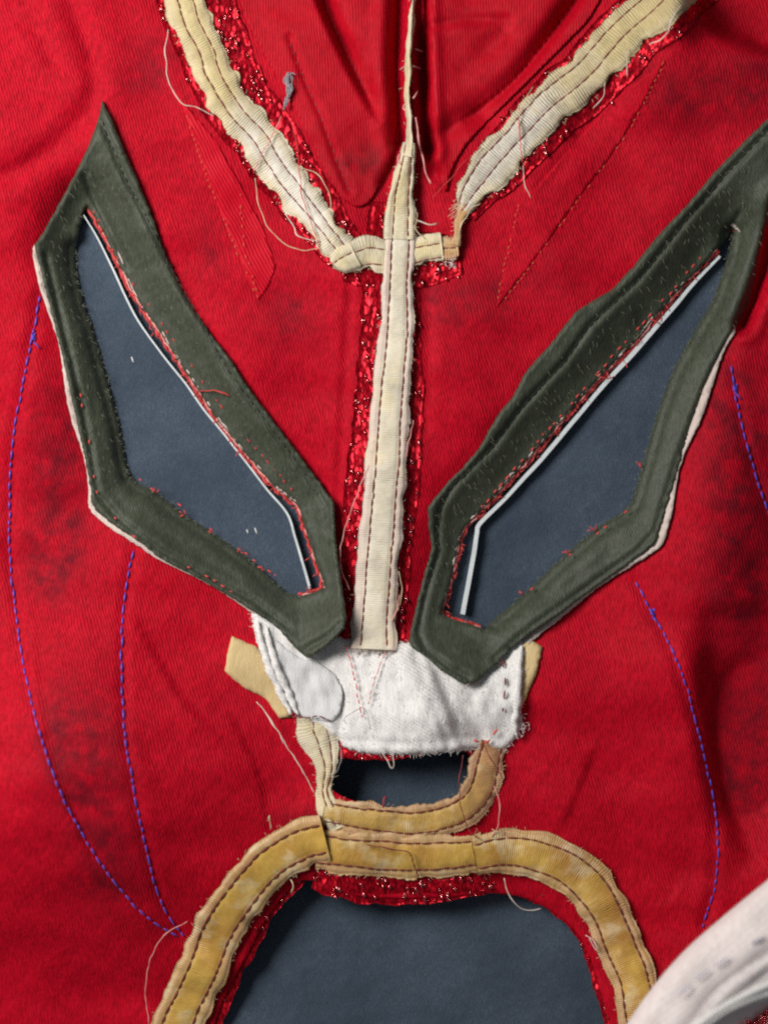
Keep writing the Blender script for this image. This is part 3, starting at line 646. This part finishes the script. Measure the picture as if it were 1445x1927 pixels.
# ---------------- olive eye frames
def eye(OUT, IN, shift, grooves, trim, trimw, red_edge, roll_side, edge_st, seed):
    def ef(x, y):
        z = 0
        for g in grooves: z = z - 6.5 * np.exp(-(dist_poly(x, y, g) / 5.0) ** 2) + 1.8 * np.exp(-((dist_poly(x, y, g) - 13) / 7) ** 2)
        d = dist_poly(x, y, roll_side)
        z = z - 17 * np.exp(-(d / 15) ** 2) + 3 * np.exp(-((d - 34) / 14) ** 2) - 6 * np.exp(-((d - 15) / 3.5) ** 2)
        z = z + 12 * sig((y - 1130) / 18)
        if seed < 50: z = z + (20 + 26 * np.clip((y - 950) / 230, 0, 1)) * np.clip((x - 566) / 78, 0, 1) * sig((y - 930) / 30)
        return z + 1.0 * wob(x, y, 60, seed) + .5 * wob(x, y, 22, seed + 1)
    o = sheet('eye_frame', OUT, M_felt, MASK, 19, 9, 5, (IN,), ef, .55, 5, edge_step=4)
    b = sheet('backing', [(x + shift[0] * 1.55 * f_, y + shift[1] * 1.9 * f_) for (x, y), f_ in ((p_, (.8 + .35 * math.sin(p_[1] / 37.)) if p_[1] > (452 if seed < 50 else 612) else 0.0) for p_ in offset_poly(OUT, -4))], M_back, o, 9, 7, 8, (offset_poly(IN, 20),), None, .5)
    stitch_line('stitching', tuple(np.concatenate(q) for q in zip(*[h_line(g, 14) for g in grooves[:1]])), M_st_olive, o, 11, 5, 1.4, .2, .5)
    for pts, mt_, sk in edge_st:
        stitch_line('stitching', h_line(pts, 17.5), mt_, o, 9, 8, 1.7, 1.2, .9, sk)
    # short pale fibres lying on the felt
    P = np.array(OUT); sp = []
    while len(sp) < 420:
        x = RNG.uniform(P[:, 0].min(), min(1480, P[:, 0].max()), 300); y = RNG.uniform(P[:, 1].min(), P[:, 1].max(), 300)
        k = inside(x, y, OUT) & ~inside(x, y, IN) & (dist_poly(x, y, OUT, True) > 6) & (dist_poly(x, y, IN, True) > 5)
        x, y = x[k], y[k]; z = H(x, y) + 18.3 + ef(x, y)
        sp += [(a_, b2, c_, 1.05) for a_, b2, c_ in zip(x, y, z)]
    fibres('felt_fibres', sp, M_fib_olive, o, (8, 18), .34, spread=.16, lift=(.3, 1.2))
    ring = densify(roll_side, 5, 0, False); sp = []
    for x, y in ring:
        if random.random() < .7: sp.append((x, y, float(H(x, y)) + 6, random.uniform(0, 6.28)))
    fibres('edge_fibres', sp, M_fib_olive, o, (5, 14), .4, spread=.5, lift=(0, 3))
    sp = []
    for f_ in ((.62, .70, .78, .86, .93) if seed < 50 else (.55, .72, .80, .93)):
        x, y = ring[int(f_ * (len(ring) - 1))]
        sp += [(x + random.gauss(0, 2), y + random.gauss(0, 2), float(H(x, y)) + 8, -2.2 + random.gauss(0, .4)) for _ in range(4)]
    fibres('edge_threads', sp, M_st_bright, o, (8, 15), 1.1, spread=.5, lift=(0, 2))
    # white vinyl edge of the outer layer standing in the opening
    Pt, s = spline(trim, 5); T, Nn = frame2d(Pt); mbt = MB(); Pt = Pt + Nn * (.35 * wob(s, s * 0, 80, seed + 3))[:, None]
    n = len(Pt); hw = np.interp(np.linspace(0, 1, n), np.linspace(0, 1, len(trimw)), trimw)
    zt = 21 if seed < 50 else 20
    prof = [(-1, 1), (-1, zt), (1, zt), (1, 1)]
    V = []
    for (a_, z_) in prof: V.append(W(Pt[:, 0] + Nn[:, 0] * hw * a_, Pt[:, 1] + Nn[:, 1] * hw * a_, np.full(n, z_) + (1.2 * wob(s, s * 0, 60, 5) if z_ > 9 else 0)))
    V = np.stack(V, 1).reshape(-1, 3)
    F = [(i * 4 + k, i * 4 + (k + 1) % 4, i * 4 + 4 + (k + 1) % 4, i * 4 + 4 + k) for i in range(n - 1) for k in range(4)] + [(3, 2, 1, 0), tuple((n - 1) * 4 + k for k in range(4))]
    mbt.add(V, F); mbt.build('eye_trim', M_trim, o, smooth=False)
    # frayed red and white raw edge of the opening
    Pe, s = spline(red_edge, 4); T, Nn = frame2d(Pe)
    for k, (off, mt_, r_, dz, am) in enumerate(((2.5, M_th_redthr, 3.4, 7, 2.2), (-1.5, M_st_pink, 2.2, 12, 1.8), (-6, M_back, 2.0, 16.5, 1.6))):
        mbe = MB(); jw = off * (1 if seed < 50 else -1) + am * wob(s, s * 0 + k * 31, 26, seed + k) + RNG.normal(0, .5, len(s))
        mbe.tube(W(Pe[:, 0] + Nn[:, 0] * jw, Pe[:, 1] + Nn[:, 1] * jw, H(Pe[:, 0], Pe[:, 1]) + dz), (r_ * (1 + .35 * wob(s, s * 0, 30, seed + 7 + k))) * S, 6)
        mbe.build('raw_edge', mt_, o)
    sp = []
    for x, y in np.repeat(Pe[::2], 2, 0):
        if random.random() < .6: sp.append((x + random.gauss(0, 4), y + random.gauss(0, 4), float(H(x, y)) + 13, random.uniform(0, 6.28)))
    fibres('edge_threads', sp, M_st_bright, o, (5, 16), .9, spread=.8, lift=(0, 3))
    return o
L_G = [[(192, 228), (215, 285), (240, 343), (280, 415), (310, 480), (342, 540), (380, 605), (425, 690), (470, 752), (545, 852), (600, 925), (617, 955), (619, 1000)],
       [(86, 480), (100, 540), (120, 620), (150, 740), (170, 840), (184, 930), (225, 978), (300, 1035), (400, 1090), (480, 1133), (540, 1180)],
       [(160, 330), (172, 362), (200, 415), (240, 500)], [(575, 1222), (620, 1196), (642, 1172)]]
L_ROLL = [(143, 470), (144, 500), (151, 540), (161, 575), (177, 620), (196, 690), (213, 750), (227, 803), (238, 867), (248, 897), (262, 910), (285, 920), (320, 947), (360, 977), (400, 1002), (440, 1030), (480, 1060), (510, 1087), (540, 1115)]
L_TRIM = [(158, 404), (185, 450), (210, 500), (235, 555), (262, 606), (300, 660), (345, 716), (380, 765), (420, 815), (460, 866), (500, 918), (540, 966), (555, 1010), (570, 1060), (583, 1108)]
L_RED = [(165, 386), (190, 430), (217, 482), (243, 538), (272, 585), (302, 630), (342, 690), (378, 745), (402, 782), (442, 833), (482, 880), (512, 913), (542, 938), (561, 955), (577, 1003), (592, 1050), (608, 1098), (600, 1112), (562, 1122)]
EL = eye(L_OUT, L_IN, (-7, 3), L_G, L_TRIM, [1.0, 1.8, 1.5, 1.7, 1.5, 2.0, 2.4], L_RED, L_ROLL,
    [([(150, 740), (162, 800), (172, 860), (184, 930)], M_st_bright, .45), ([(215, 975), (290, 1035), (390, 1085), (480, 1140)], M_st_bright, .5), ([(175, 395), (230, 500), (300, 600), (420, 770), (560, 935)], M_th_redthr, .45),
     ([(262, 902), (320, 938), (400, 995), (520, 1085)], M_st_bright, .72), ([(556, 1145), (600, 1136), (641, 1131)], M_st_bright, .0)], 30)
R_G = [[(1540, 150), (1445, 245), (1380, 312), (1290, 415), (1200, 527), (1110, 612), (1060, 682), (985, 762), (925, 842), (852, 915), (828, 955), (822, 1000), (826, 1035), (808, 1090), (796, 1140), (787, 1190), (800, 1222), (850, 1260), (880, 1274)],
       [(1396, 600), (1368, 642), (1338, 698), (1308, 770), (1272, 870), (1246, 955), (1232, 1000), (1200, 1036), (1100, 1108), (1000, 1180), (930, 1240)],
       [(1374, 430), (1392, 400)]]
R_ROLL = [(1377, 440), (1372, 475), (1358, 515), (1343, 560), (1320, 600), (1290, 650), (1260, 710), (1235, 780), (1218, 840), (1200, 905), (1188, 945), (1168, 966), (1130, 988), (1090, 1020), (1040, 1065), (1000, 1105), (960, 1140), (930, 1165)]
R_TRIM = [(x + 4, y + 4) for x, y in [(1350, 478), (1300, 530), (1240, 600), (1180, 668), (1130, 722), (1065, 800), (1005, 870), (950, 930), (900, 980), (893, 1000), (886, 1045), (876, 1100), (866, 1152)]]
R_RED = [(1350, 470), (1300, 522), (1240, 590), (1200, 640), (1130, 710), (1060, 790), (1000, 860), (950, 915), (900, 970), (878, 988), (868, 1010), (862, 1040), (850, 1090), (838, 1130), (830, 1152), (852, 1165), (905, 1182)]
ER = eye(R_OUT, R_IN, (9, 5), R_G, R_TRIM, [2.4, 3.8, 4.4, 3.8, 4.0, 3.4, 4.2, 4.4], R_RED, R_ROLL,
    [([(1345, 455), (1230, 585), (1130, 695), (1000, 845), (905, 955)], M_st_bright, .25), ([(1180, 960), (1090, 1030), (990, 1120)], M_st_bright, .75), ([(1035, 1150), (900, 1270)], M_st_bright, .7)], 71)

# ---------------- white fleece pad on the nose
PAD = [(472, 1150), (500, 1130), (560, 1180), (640, 1200), (700, 1205), (790, 1210), (860, 1235), (940, 1200), (985, 1195), (990, 1220), (988, 1260), (983, 1310), (978, 1340), (986, 1362), (968, 1392), (950, 1412), (905, 1408), (860, 1414), (800, 1419), (735, 1420), (680, 1418), (640, 1402), (626, 1385), (612, 1372), (560, 1348), (530, 1310), (508, 1268), (486, 1215), (476, 1180)]
pad = sheet('nose_pad', smooth_poly(PAD, 1), M_fleece, MASK, 12, 10, 6, (), lambda x, y: 2.2 * wob(x, y, 40, 60) + 1.2 * wob(x, y, 17, 61) - 6 * np.exp(-(dist_poly(x, y, [(600, 1245), (648, 1310), (635, 1400)]) / 10) ** 2) - 5 * np.exp(-(dist_poly(x, y, [(900, 1290), (880, 1340), (910, 1395)]) / 12) ** 2) - 7 * np.exp(-(dist_poly(x, y, [(782, 1235), (812, 1310), (845, 1395)]) / 13) ** 2) + 0 * x - 3.5 * np.exp(-(dist_poly(x, y, [(636, 1392), (760, 1400), (900, 1388)]) / 7) ** 2), 1.2, 10, edge_step=4)
sheet('patch', smooth_poly([(505, 1190), (560, 1238), (600, 1246), (634, 1272), (647, 1306), (640, 1340), (624, 1362), (585, 1352), (553, 1345), (530, 1300), (512, 1250)]), M_gauze, pad, 12.9, .8, 6, (), lambda x, y: 2.2 * wob(x, y, 40, 60) + 1.2 * wob(x, y, 17, 61), .4)
stitch_line('stitching', h_line([(650, 1212), (663, 1255), (672, 1300), (682, 1350)], 22), M_st_bright, pad, 12, 3, 1.4, .5)
stitch_line('stitching', h_line([(730, 1212), (716, 1250), (704, 1285), (692, 1325)], 22), M_st_pink, pad, 12, 3, 1.3, .5)
stitch_line('stitching', h_line([(552, 1350), (580, 1352), (598, 1347), (622, 1357)], 20), M_st_red, pad, 10, 3, 1.7, .5)
stitch_line('stitching', h_line([(946, 1240), (950, 1290), (944, 1340)], 17), M_st_red, pad, 14, 14, 2.0, .5)
stitch_line('stitching', h_line([(890, 1392), (915, 1396), (935, 1372)], 20), M_st_bright, pad, 12, 6, 2.2, .5)
PP = np.array(PAD); sp = []
x = RNG.uniform(470, 990, 700); y = RNG.uniform(1150, 1420, 700); k = inside(x, y, PAD) & ~inside(x, y, L_OUT) & ~inside(x, y, R_OUT) & (dist_poly(x, y, PAD, True) > 4) & (x > 640)
sp = [(a_, b2, c_, random.uniform(0, 6.28)) for a_, b2, c_ in zip(x[k], y[k], H(x[k], y[k]) + 11.5)]
for (a_, b2) in densify(PAD, 4)[60:]:
    sp.append((a_, b2, float(H(a_, b2)) + 9, random.uniform(0, 6.28)))
fibres('fleece_fibres', sp, M_fib_white, pad, (6, 14), .32, spread=.6, lift=(.5, 2.5))
# rolled white selvedge cords at both ends of the pad
for pts in ([(484, 1170), (492, 1210), (508, 1255), (526, 1300), (548, 1345)], [(980, 1215), (976, 1260), (974, 1310), (968, 1360), (972, 1385)], [(500, 1180), (510, 1220), (524, 1262), (545, 1310), (560, 1345)]):
    P, s = spline(pts, 5); mb = MB()
    mb.tube(W(P[:, 0] + 1.5 * wob(s, s, 30, 8), P[:, 1], H(P[:, 0], P[:, 1]) + 17), (8.0 + 2 * wob(s, s, 35, 9)) * S, 8, taper=True); mb.build('selvedge', M_fleece, pad)
sheet('tape_end', [(437, 1197), (452, 1203), (480, 1215), (510, 1245), (530, 1290), (548, 1350), (526, 1352), (505, 1321), (490, 1308), (465, 1298), (440, 1278), (423, 1262), (426, 1238)], M_tan, MASK, 9, 5, 6, (), None, .7, 3)
sheet('tape_end', [(978, 1205), (1000, 1205), (1020, 1217), (1014, 1250), (1004, 1278), (990, 1310), (978, 1340), (968, 1335), (970, 1290), (972, 1245)], M_tan, MASK, 9, 5, 6, (), None, .7, 3)

# ---------------- blue decorative stitching on the cheeks
for pts, sk in (([(76, 556), (66, 612), (57, 655), (40, 740), (26, 820), (19, 920), (19, 1040), (30, 1150), (48, 1270), (76, 1382), (110, 1480), (150, 1560), (200, 1640), (250, 1700), (290, 1735), (335, 1762)], 0),
                ([(252, 1036), (240, 1090), (231, 1170), (229, 1260), (235, 1380), (248, 1460), (265, 1550), (285, 1640), (305, 1700), (325, 1735), (347, 1764)], 0),
                ([(1374, 688), (1384, 750), (1400, 820), (1420, 890), (1442, 955), (1462, 1015), (1480, 1080)], 0),
                ([(1195, 1094), (1224, 1150), (1260, 1215), (1290, 1290), (1311, 1370), (1330, 1450), (1345, 1530), (1350, 1610), (1341, 1680), (1322, 1745)], 0)):
    stitch_line('blue_stitching', h_line(pts, 1), M_st_blue, MASK, 16, 3.0, 1.8, 1.0, .6, sk)
for x, y in ((64, 636), (1383, 732), (1228, 1155)):
    mb = MB()
    for _ in range(5):
        t = np.linspace(0, 5, 9); a_ = random.uniform(0, 6)
        mb.tube(W(x + 3.5 * np.sin(t + a_) , y + 11 * (t / 5 - .5) + random.gauss(0, 3), float(H(x, y)) + 4 + 2.5 * np.cos(t * 1.3 + a_)), 1.5 * S, 5)
    mb.tube(W([x, x + 6, x + 12], [y + 8, y + 13, y + 20], float(H(x, y)) + np.array([4, 7, 4])), 1.2 * S, 5)
    mb.build('thread_knot', M_st_blue, MASK)

# ---------------- rolled collar edge that comes up towards the lens
ZR = 330
def roll(name, pts, hw, mt, z, dome, seed, parent):
    P, s, w = spline(pts, 8, hw); T, Nn = frame2d(P); m = 15; v = np.linspace(-1, 1, m); n = len(P)
    VV = np.tile(v, (n, 1)); SSs = np.tile(s[:, None], (1, m))
    X = P[:, :1] + Nn[:, :1] * VV * w[:, None]; Y = P[:, 1:] + Nn[:, 1:] * VV * w[:, None]
    Z = z + dome * np.sqrt(np.clip(1 - VV ** 2, 0, 1)) + 7 * wob(SSs, VV * 60, 120, seed) - 9 * np.exp(-((VV + .15) / .10) ** 2) - 7 * np.exp(-((VV - .48) / .08) ** 2)
    V = W(X, Y, Z).reshape(-1, 3); F = [(i * m + k, i * m + k + 1, (i + 1) * m + k + 1, (i + 1) * m + k) for i in range(n - 1) for k in range(m - 1)]
    a_, b2, c_ = V[F[0][0]], V[F[0][1]], V[F[0][2]]
    if np.cross(b2 - a_, c_ - a_)[2] < 0: F = [f[::-1] for f in F]
    nb = len(V); V2 = W(X, Y, np.minimum(z - dome * .5, H(X, Y) + 4)).reshape(-1, 3)
    F2 = [tuple(q + nb for q in f[::-1]) for f in F]
    F3 = [(i * m, (i + 1) * m, nb + (i + 1) * m, nb + i * m) for i in range(n - 1)] + [(i * m + m - 1, nb + i * m + m - 1, nb + (i + 1) * m + m - 1, (i + 1) * m + m - 1) for i in range(n - 1)]
    mb = MB(); mb.add(np.vstack([V, V2]), F + F2 + F3, np.zeros((2 * nb, 3))); return mb.build(name, mt, parent)
ROLL = [(1640, 1640), (1560, 1690), (1490, 1745), (1420, 1800), (1355, 1855), (1300, 1915), (1250, 1985), (1215, 2060)]
rl = roll('rolled_collar', ROLL, [98, 98, 98, 96, 94, 92, 90, 88], M_roll, ZR, 60, 3, MASK)
roll('collar_band', [(1640, 1715), (1540, 1768), (1470, 1805), (1410, 1845), (1365, 1880), (1320, 1930), (1285, 2000)], [42, 42, 42, 40, 34, 30, 30], M_band, ZR + 25, 42, 9, rl)
P, s = spline([(1640, 1650), (1520, 1718), (1445, 1762), (1390, 1790), (1340, 1822), (1295, 1858), (1250, 1910), (1220, 1980)], 5)
stitch_line('stitching', (P[:, 0], P[:, 1], np.full(len(P), ZR + 66.)), M_st_faded, rl, 26, 14, 1.8, 1, 1.5, .3)
hem = roll('collar_hem', [(1640, 1775), (1560, 1812), (1470, 1850), (1405, 1876), (1355, 1902), (1310, 1940), (1270, 2000)], [28, 28, 27, 25, 23, 22, 20], M_fleece, ZR + 34, 34, 5, rl)
foil_hem = roll('collar_foil', [(1660, 1870), (1560, 1905), (1480, 1925), (1430, 1945), (1380, 1975), (1340, 2030)], [60, 60, 55, 50, 45, 40], M_satin, ZR - 10, 35, 6, rl)
mb = MB(); rr = np.random.default_rng(5)
for _ in range(34):
    x, y = rr.uniform(1385, 1470), rr.uniform(1900, 1950); t = np.linspace(0, 1, 5)
    mb.tube(W(x + t * 4, y + t * 9, ZR + 28 + 4 * np.sin(t * 3.1)), 2.4 * S, 6, taper=True)
mb.build('foil_flakes', M_flake, rl, stuff=True)

# ---------------- loose threads
TH = [([(316, 55), (312, 110), (320, 160), (345, 195), (372, 203), (402, 218)], M_th_white, 1.4), ([(481, 335), (486, 380), (508, 432), (556, 468), (602, 470)], M_th_cream, 1.3),
      ([(538, 402), (552, 425), (562, 445), (602, 455)], M_th_white, 1.6), ([(562, 314), (600, 330), (618, 362), (623, 385), (618, 402)], M_th_cream, 1.3),
      ([(549, 232), (560, 280), (564, 330), (572, 380), (590, 430), (604, 478)], M_th_redthr, 1.5), ([(530, 218), (515, 250), (492, 292), (478, 322)], M_st_pink, 1.5),
      ([(1002, 164), (988, 188), (978, 215), (975, 240)], M_th_cream, 1.2), ([(812, 372), (845, 340), (868, 310), (905, 278)], M_th_redthr, 1.3),
      ([(983, 312), (986, 338), (997, 372)], M_th_white, 1.2), ([(1280, 8), (1262, 40), (1250, 68), (1222, 84)], M_th_white, 1.8), ([(978, 200), (977, 245), (982, 305)], M_st_bright, 1.5),
      ([(1138, 155), (1135, 180), (1115, 205)], M_th_white, 1.2), ([(1182, 92), (1178, 120), (1180, 145)], M_th_white, 1.3), ([(858, 462), (868, 425), (885, 395), (905, 382)], M_th_cream, 2.0),
      ([(784, 415), (805, 422), (822, 420)], M_th_white, 2.0), ([(785, 400), (783, 430), (800, 450)], M_th_cream, 1.2),
      ([(483, 1320), (510, 1355), (540, 1405), (572, 1455), (592, 1492)], M_th_white, 1.5), ([(490, 1328), (515, 1362), (535, 1400)], M_th_white, 1.6),
      ([(700, 862), (672, 930), (648, 1000), (640, 1045), (645, 1080), (658, 1110)], M_st_pink, 1.6), ([(778, 790), (770, 830), (764, 860)], M_st_pink, 1.5), ([(750, 1075), (756, 1110), (748, 1150)], M_th_cream, 1.2), ([(752, 1120), (745, 1150), (738, 1170)], M_st_pink, 1.8),
      ([(650, 1362), (648, 1352), (665, 1340), (682, 1332), (692, 1345), (697, 1372)], M_th_gray, 1.0), ([(712, 1400), (725, 1425), (738, 1447), (741, 1420)], M_th_white, 1.4),
      ([(622, 1462), (636, 1448), (643, 1428), (640, 1405)], M_th_gray, 1.4), ([(905, 1392), (922, 1425), (938, 1452), (948, 1470)], M_st_red, 1.6), ([(872, 1420), (864, 1470), (870, 1530), (888, 1568), (902, 1580)], M_st_red, 1.6),
      ([(930, 1480), (940, 1515), (936, 1555), (925, 1575)], M_st_pink, 1.6), ([(690, 1590), (740, 1598), (768, 1604), (780, 1630), (786, 1650)], M_st_red, 2.0), ([(948, 1652), (960, 1688), (985, 1712), (1018, 1710)], M_th_white, 1.6),
      ([(352, 1734), (305, 1765), (280, 1820), (275, 1880), (284, 1940)], M_st_pink, 1.5), ([(548, 1655), (552, 1668), (548, 1680)], M_th_cream, 2.0), ([(505, 1545), (507, 1532), (510, 1562)], M_th_cream, 1.5), ([(1108, 1765), (1122, 1790), (1118, 1772), (1100, 1760)], M_th_white, 1.5),
      ([(375, 737), (395, 735), (418, 738), (432, 745)], M_th_redthr, 2.2), ([(358, 722), (372, 738), (366, 745)], M_th_redthr, 2.4), ([(860, 1300), (885, 1285)], M_th_white, 1.0), ([(720, 1520), (722, 1502), (728, 1500)], M_th_redthr, 2.4),
      ([(1120, 705), (1138, 712), (1155, 708)], M_th_redthr, 2.0), ([(1222, 600), (1236, 606), (1245, 612)], M_th_redthr, 2.2), ([(925, 1560), (940, 1568), (950, 1566)], M_th_cream, 1.2)]
for pts, mt_, r_ in TH:
    thread('loose_thread', pts, mt_, MASK, r_ * .72, 24, 7)
for pts in ([(767, 118), (752, 130)], [(775, 122), (790, 130)], [(778, 185), (786, 172)], [(764, 195), (758, 203), (765, 208)], [(782, 220), (790, 270), (800, 320), (810, 345)], [(752, 290), (748, 300), (755, 310)], [(783, 92), (795, 98)]):
    thread('loose_thread', pts, M_st_pink, MASK, 2.0, 28, 4)
# frayed pale fuzz where the right end of the cross tape was cut
sp = [(848 + random.gauss(0, 6), 496 + random.gauss(0, 4), float(H(848, 496)) + 14, random.uniform(0, 6.28)) for _ in range(26)]
fibres('frayed_fibre', sp, M_fib_white, MASK, (6, 11), .5, spread=1, lift=(1, 5))
sp = [(980 + random.gauss(0, 7), 1366 + random.gauss(0, 9), float(H(980, 1366)) + 10, random.uniform(0, 6.28)) for _ in range(60)]
fibres('frayed_fibre', sp, M_fib_white, pad, (6, 11), .5, spread=1, lift=(1, 5))

sp = [(random.uniform(660, 746), 1220 + random.gauss(0, 2), float(H(700, 1222)) + 24, 1.57) for _ in range(70)]
fibres('frayed_fibre', sp, M_th_white, pad, (8, 20), .5, spread=.35, lift=(-4, 0))
sp = [(random.uniform(862, 880), 385 + random.gauss(0, 9), float(H(870, 388)) + 16, 2.2) for _ in range(40)]
fibres('frayed_fibre', sp, M_th_cream, MASK, (12, 34), .5, spread=.35, lift=(-2, 3))
tape([(874, 384), (866, 415), (860, 440), (856, 462)], [13, 7, 6, 12], M_tape_p, 19, 15, (), 2, 1.5, 2, 1, 14)

# ------------------------------------------------------------------ lint lying on the mask and flecks on the table
mb = MB()
for k in range(40):
    P, s = spline([(534 + random.gauss(0, 2), 207), (539, 190 + random.gauss(0, 4)), (546 + random.gauss(0, 3), 172), (541 + random.gauss(0, 3), 150), (546, 137 + random.gauss(0, 3)), (556 + random.gauss(0, 2), 141)], 5)
    a_ = sorted(random.uniform(0, 1) for _ in range(2)); i0, i1 = int(a_[0] * len(P)), max(int(a_[1] * len(P)), int(a_[0] * len(P)) + 5); Q = P[i0:i1]
    if len(Q) < 3: continue
    q = np.arange(len(Q))
    mb.tube(W(Q[:, 0] + 2.6 * wob(q * 6., q * 0., 22, k), Q[:, 1] + 2 * wob(q * 6., q * 0., 25, k + 40), H(Q[:, 0], Q[:, 1]) + 15 + 3 * wob(q * 6., q * 0., 30, k + 80)), random.uniform(.4, 1.0) * S, 5)
ln = mb.build('lint_strand', M_lint); ln['label'] = 'grey twisted strand of lint lying on the red satin'; ln['category'] = 'lint'
for lab, x, y, a_, l in (('short white lint fleck alone in middle of the slate of the eye opening', 250, 677, 1.2, 12), ('smaller of two paired lint flecks on slate near the red-stitched eye corner', 466, 1000, 1.2, 8), ('longer of two paired lint flecks on slate near the red-stitched eye corner', 482, 999, 1.2, 13)):
    mb = MB(); t = np.linspace(-.5, .5, 6)
    mb.tube(W(x + math.cos(a_) * l * t, y + math.sin(a_) * l * t, 1.4 + .5 * np.cos(t * 3)), 1.3 * S, 6, taper=True)
    o = mb.build('lint_fleck', M_fib_white); o['label'] = lab; o['category'] = 'lint'; o['group'] = 'lint flecks on the slate cloth'
